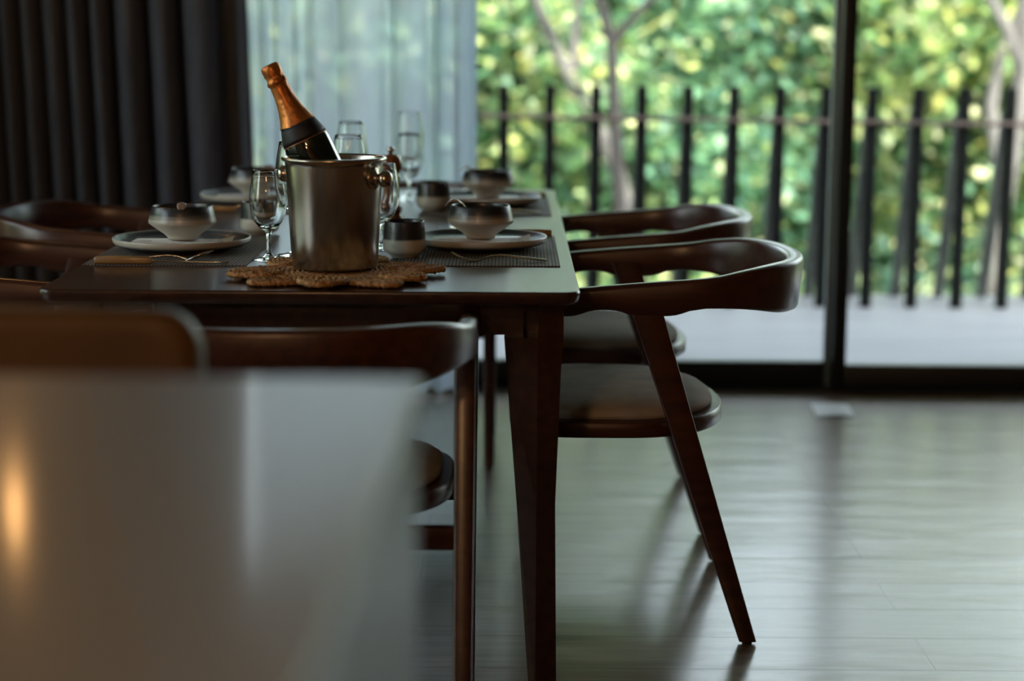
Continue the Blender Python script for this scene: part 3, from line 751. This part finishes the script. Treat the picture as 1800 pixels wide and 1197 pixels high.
# ------------------------------------------------------------------ lamps of the room (outside the frame, seen as reflections)
pl = empty('pendant_lamp', (-1.36, 5.0, 1.93))
tag(pl, 'dark wide-shaded pendant lamp above the left of the table, seen mirrored in the counter', 'lamp')
MB().lathe([(.055, .16), (.30, .035), (.305, .03), (.298, .028), (.05, .15), (0, .15)], 40).build('lamp_shade', M['black_metal'], pl)
MB().tube([(0, 0, .155), (0, 0, .74)], .004, 8).build('cable', M['black_metal'], pl)
MB().lathe([(0, 0), (.016, .003), (.028, .018), (.030, .032), (.024, .048), (.012, .062), (.012, .15), (0, .15)], 24).build('bulb', M['bulb'], pl)
for i, (x, y, z) in enumerate(((-1.1, -1.9, 1.8), (-.75, -.7, 2.1))):
    e = empty('globe_lamp', (x, y, z))
    tag(e, 'warm glass globe pendant lamp hanging behind the camera, %s' % ('by the back wall' if i == 0 else 'above the near end of the counter'), 'lamp', 'globe lamps behind the camera')
    MB().lathe([(.0, -.11)]+[(.11*math.sin(a*PI/12), -.11*math.cos(a*PI/12)) for a in range(1, 12)]+[(0, .11)], 32).build('globe', M['bulb_back'], e)
    MB().tube([(0, 0, .105), (0, 0, ZC-z-.004)], .004, 8).build('cable', M['black_metal'], e)

# ------------------------------------------------------------------ terrace railing
rl = empty('terrace_railing', (0, 8.17, 0))
tag(rl, 'slatted terrace railing of paired timber posts with a thin cane handrail', 'railing')
MB().tube([(-2.9+.2*i, -.034+.003*math.sin(i*1.7), .846-.0018*i+.002*math.sin(i*2.3)) for i in range(36)], .0105, 10).build('handrail', M['rail'], rl)
x = -.041-.199*13
while x < 4.3:
    rr = [[(a, b, z) for a, b in rrect(x-w/2, x+w/2, -.022, .022, .006, 2)] for z, w in ((-.003, .048), (.5, .046), (.955, .046))]
    MB().loft(rr).build('front_post', M['post'], rl)
    rr = []
    for k in range(7):
        t = k/6; yy = .352*(1-t)**1.05+.045*t; z = -.003+(.86+.003)*t
        rr.append([(a, b+yy, z) for a, b in rrect(x-.024, x+.024, -.02, .02, .006, 2)])
    MB().loft(rr).build('rear_post', M['post_rear'], rl)
    x += .199

# ------------------------------------------------------------------ garden
def foliage_mesh(name, n, rx, ry, rz, leaf, m, seed, clusters=46):
    R = random.Random(seed); v = []; f = []
    cl = []
    for _ in range(clusters):
        while True:
            p = (R.uniform(-1, 1), R.uniform(-1, 1), R.uniform(-1, 1)); l = math.sqrt(sum(q*q for q in p))
            if .25 < l < 1: break
        cl.append((p[0]*rx, p[1]*ry, p[2]*rz, R.uniform(.16, .42)))
    for i in range(n):
        c = cl[R.randrange(len(cl))]; s = c[3]
        x = c[0]+R.gauss(0, s); y = c[1]+R.gauss(0, s); z = c[2]+R.gauss(0, s*.7)
        L_ = leaf*R.choice((.6, .8, 1, 1, 1.2, 1.7)); w = L_*R.uniform(.26, .36)
        yaw = R.uniform(0, 2*PI); dr = R.uniform(-1.3, .5); roll = R.uniform(-.9, .9)
        d = Vector((math.cos(yaw)*math.cos(dr), math.sin(yaw)*math.cos(dr), math.sin(dr)))
        sd = Vector((-math.sin(yaw), math.cos(yaw), 0)); nrm = d.cross(sd); sd = sd*math.cos(roll)+nrm*math.sin(roll)
        o = Vector((x, y, z)); k = len(v)
        v += [tuple(o), tuple(o+d*L_*.45+sd*w), tuple(o+d*L_), tuple(o+d*L_*.45-sd*w)]
        f.append((k, k+1, k+2, k+3))
    me = bpy.data.meshes.new(name); me.from_pydata(v, [], f); me.materials.append(m); me.update()
    return me
FM = dict(mid=foliage_mesh('foliage', 15000, 1.9, 1.2, 2.0, .115, M['leaf_mid'], 1), yel=foliage_mesh('foliage', 14000, 1.8, 1.1, 1.9, .115, M['leaf_yellow'], 2),
          deep=foliage_mesh('foliage', 15000, 2.1, 1.2, 2.0, .125, M['leaf_deep'], 3), far=foliage_mesh('foliage', 16000, 3.2, 1.6, 2.0, .22, M['leaf_mid'], 4, 60),
          bush=foliage_mesh('foliage', 8000, 1.5, .8, .9, .11, M['leaf_yellow'], 6, 26), bush2=foliage_mesh('foliage', 8000, 1.6, .8, .9, .12, M['leaf_deep'], 7, 26))
GZ = -3.2
def tree(x, y, zc, kind, sc, rz, label, trunk=None, bark='bark', group='trees beyond the terrace', r0=.10, back=0):
    e = empty('garden_tree', (x, y, GZ)); tag(e, label, 'tree', group)
    o = bpy.data.objects.new('foliage', FM[kind]); COL.objects.link(o); o.parent = e; o.location = (0, back, zc-GZ); o.rotation_euler = (0, 0, rz); o.scale = (sc,)*3
    if trunk is None:
        R = random.Random(int(x*100+y*10)); h = zc-GZ-.8
        trunk = [[(0, 0, -.1), (R.uniform(-.15, .15), 0, h*.5), (R.uniform(-.3, .3), 0, h*.8), (R.uniform(-.4, .4), 0, h+1.2*sc)],
                 [(0, 0, h*.55), (R.choice((-1, 1))*.6, .1, h*.85), (R.choice((-1, 1))*1.0, .2, h+1.0*sc)]]
    if back:   # unseen upper crown, added to hide sky mirrored in the floor
        o2 = o.copy(); COL.objects.link(o2); o2.parent = e; o2.location = (0, .6, 4.6-GZ); o2.rotation_euler = (0, 0, rz+1.1); o2.scale = (sc*1.15, sc*1.15, sc*.85)
    mb = MB()
    for k, br in enumerate(trunk):
        n = len(br); r = r0 if k == 0 else r0*.62
        mb.tube(br, [r*(1-.6*i/(n-1)) for i in range(n)], 10)
    mb.build('trunk', M[bark], e)
    return e
def rel(pts, x, y): return [(a-x, b-y, c-GZ) for a, b, c in pts]
def pxw(px, py, Y):   # helper for laying out the garden: place of a spot on the depth plane Y
    return ((px-903)*Y/3300, Y, 1.2-(py-48)*Y/3300)
# the two trees whose trunks show
X, Y = .60, 10.6
tr = [rel([(.70, Y, GZ-.1), pxw(1096, 600, Y), pxw(1092, 370, Y), pxw(1082, 220, Y), pxw(1072, 70, Y), pxw(1050, -5, Y), pxw(1020, -160, Y), pxw(1000, -420, Y)], X, Y),
      rel([pxw(1074, 75, Y), pxw(1092, 50, Y), pxw(1130, 8, Y), pxw(1190, -60, Y), pxw(1260, -260, Y)], X, Y)]
tree(X, Y, 1.3, 'mid', .8, .4, 'slim forked tree with a dark trunk straight behind the handrail', tr, 'dark_bark', r0=.05, back=1.9)
X, Y = .2, 11.1
tr = [rel([(.9, Y, GZ-.1), pxw(1120, 420, Y), pxw(1085, 290, Y), pxw(1045, 205, Y), pxw(1005, 140, Y), pxw(965, 60, Y), pxw(925, -40, Y), pxw(860, -260, Y)], X, Y),
      rel([pxw(1005, 140, Y), pxw(1010, 40, Y), pxw(1030, -120, Y)], X, Y)]
tree(X, Y, 1.4, 'yel', .85, 1.4, 'tree with a pale slanting trunk left of the forked one', tr, 'bark', r0=.06, back=1.7)
X, Y = 3.1, 11.5
tr = [rel([(3.0, Y, GZ-.1), pxw(1752, 420, Y), pxw(1775, 250, Y), pxw(1790, 110, Y), pxw(1782, 40, Y), pxw(1800, -100, Y), pxw(1820, -350, Y)], X, Y),
      rel([pxw(1788, 110, Y), pxw(1765, 60, Y), pxw(1725, -10, Y), pxw(1680, -160, Y)], X, Y), rel([pxw(1765, 330, Y), pxw(1735, 180, Y), pxw(1748, 90, Y), pxw(1790, -20, Y)], X, Y)]
tree(X, Y, 1.3, 'yel', .8, 2.2, 'many-branched pale tree at the right edge of the view', tr, 'bark', r0=.085, back=1.7)
X, Y = 3.0, 14.0
tr = [rel([(2.7, Y, GZ-.1), pxw(1632, 430, Y), pxw(1640, 300, Y), pxw(1634, 120, Y), pxw(1646, -20, Y), pxw(1600, -300, Y), pxw(1580, -640, Y)], X, Y),
      rel([pxw(1646, -20, Y), pxw(1690, -160, Y), pxw(1740, -420, Y)], X, Y)]
tree(X, Y, 1.0, 'mid', .9, 3.3, 'green tree farther back to the right of the sliding door post', tr, 'bark', r0=.07)
spec = [(-2.2, 13.2, .9, 'yel', .9, .3, 'yellow-green tree behind the sheer curtain'), (-5.6, 13.0, .6, 'mid', 1, 1.2, 'green tree behind the charcoal drape'),
        (1.2, 14.6, .8, 'mid', .9, 2.0, 'leafy green tree behind the middle of the railing'),
        (4.6, 13.6, .9, 'yel', 1, 5.0, 'yellow-green tree behind the right sliding door'), (7.8, 14.2, .6, 'mid', 1.1, .8, 'green tree beyond the right end of the railing'),
        (-1.0, 17.4, .6, 'deep', 1.1, 3.0, 'deep green tree low behind the left end of the railing'), (-5.0, 17.6, .8, 'deep', 1.1, 2.5, 'deep green tree far behind the curtains'),
        (3.2, 17.8, .7, 'deep', 1.1, .2, 'deep green tree behind the sliding door post'), (7.2, 18.4, .9, 'deep', 1.1, 1.9, 'deep green tree far behind the right door'),
        (-1.4, 23.0, .2, 'far', 1, .7, 'large far tree left of the railing'), (4.6, 23.5, .0, 'far', 1, 2.9, 'large far tree behind the door post')]
for s_ in spec: tree(*s_)
for (x, y, zc, kind, sc, rz, lab) in ((-6.4, 2.2, 1.4, 'yel', .8, .5, 'sunny tree outside the left window'), (-6.6, 5.2, 1.6, 'yel', .8, 2.5, 'second sunny tree outside the left window'), (-8.6, 3.6, 2.0, 'mid', 1, 1.0, 'green tree farther outside the left window')):
    tree(x, y, zc, kind, sc, rz, lab, group='trees beside the house')
def bush(x, y, zc, kind, sc, rz, label):
    e = empty('garden_shrub', (x, y, GZ)); tag(e, label, 'shrub', 'shrubs below the terrace')
    o = bpy.data.objects.new('foliage', FM[kind]); COL.objects.link(o); o.parent = e; o.location = (0, 0, zc-GZ); o.rotation_euler = (0, 0, rz); o.scale = (sc,)*3
    mb = MB()
    for k in range(4): mb.tube([(0.05*k, 0, -.1), (.15*k-.2, .05*k, (zc-GZ)*.6), (.5*k-.75, 0, zc-GZ+.3)], [.04, .03, .012], 8)
    mb.build('stem', M['bark'], e)
for s_ in ((-.6, 11.4, -1.3, 'bush2', 1, .2, 'dark shrub low behind the left end of the railing'), (1.2, 11.8, -1.2, 'bush', 1, 1.2, 'bright shrub low behind the middle of the railing'),
           (2.6, 11.9, -1.4, 'bush2', 1, 2.2, 'dark shrub low behind the sliding door post'), (4.2, 11.8, -1.2, 'bush', 1, 3.2, 'bright shrub low beyond the right door'), (-2.8, 11.6, -1.2, 'bush', 1, 4.2, 'bright shrub low behind the curtains')):
    bush(*s_)
# hillside
hb = MB(); rows = []
for j in range(18):
    y = 8.7+j*2.6
    rows.append([(x*2.5, y, GZ+.25*math.sin(x*1.3+j)+(max(0, y-24)*.09)) for x in range(-14, 15)])
hb.loft(rows[::-1], False, None, False, True, False)
h = hb.build('hillside_ground', M['soil']); struct(h)
sg = MB().box(-14, XL-.5, -6, 8.7, GZ-.3, GZ).build('side_ground', M['soil']); struct(sg)
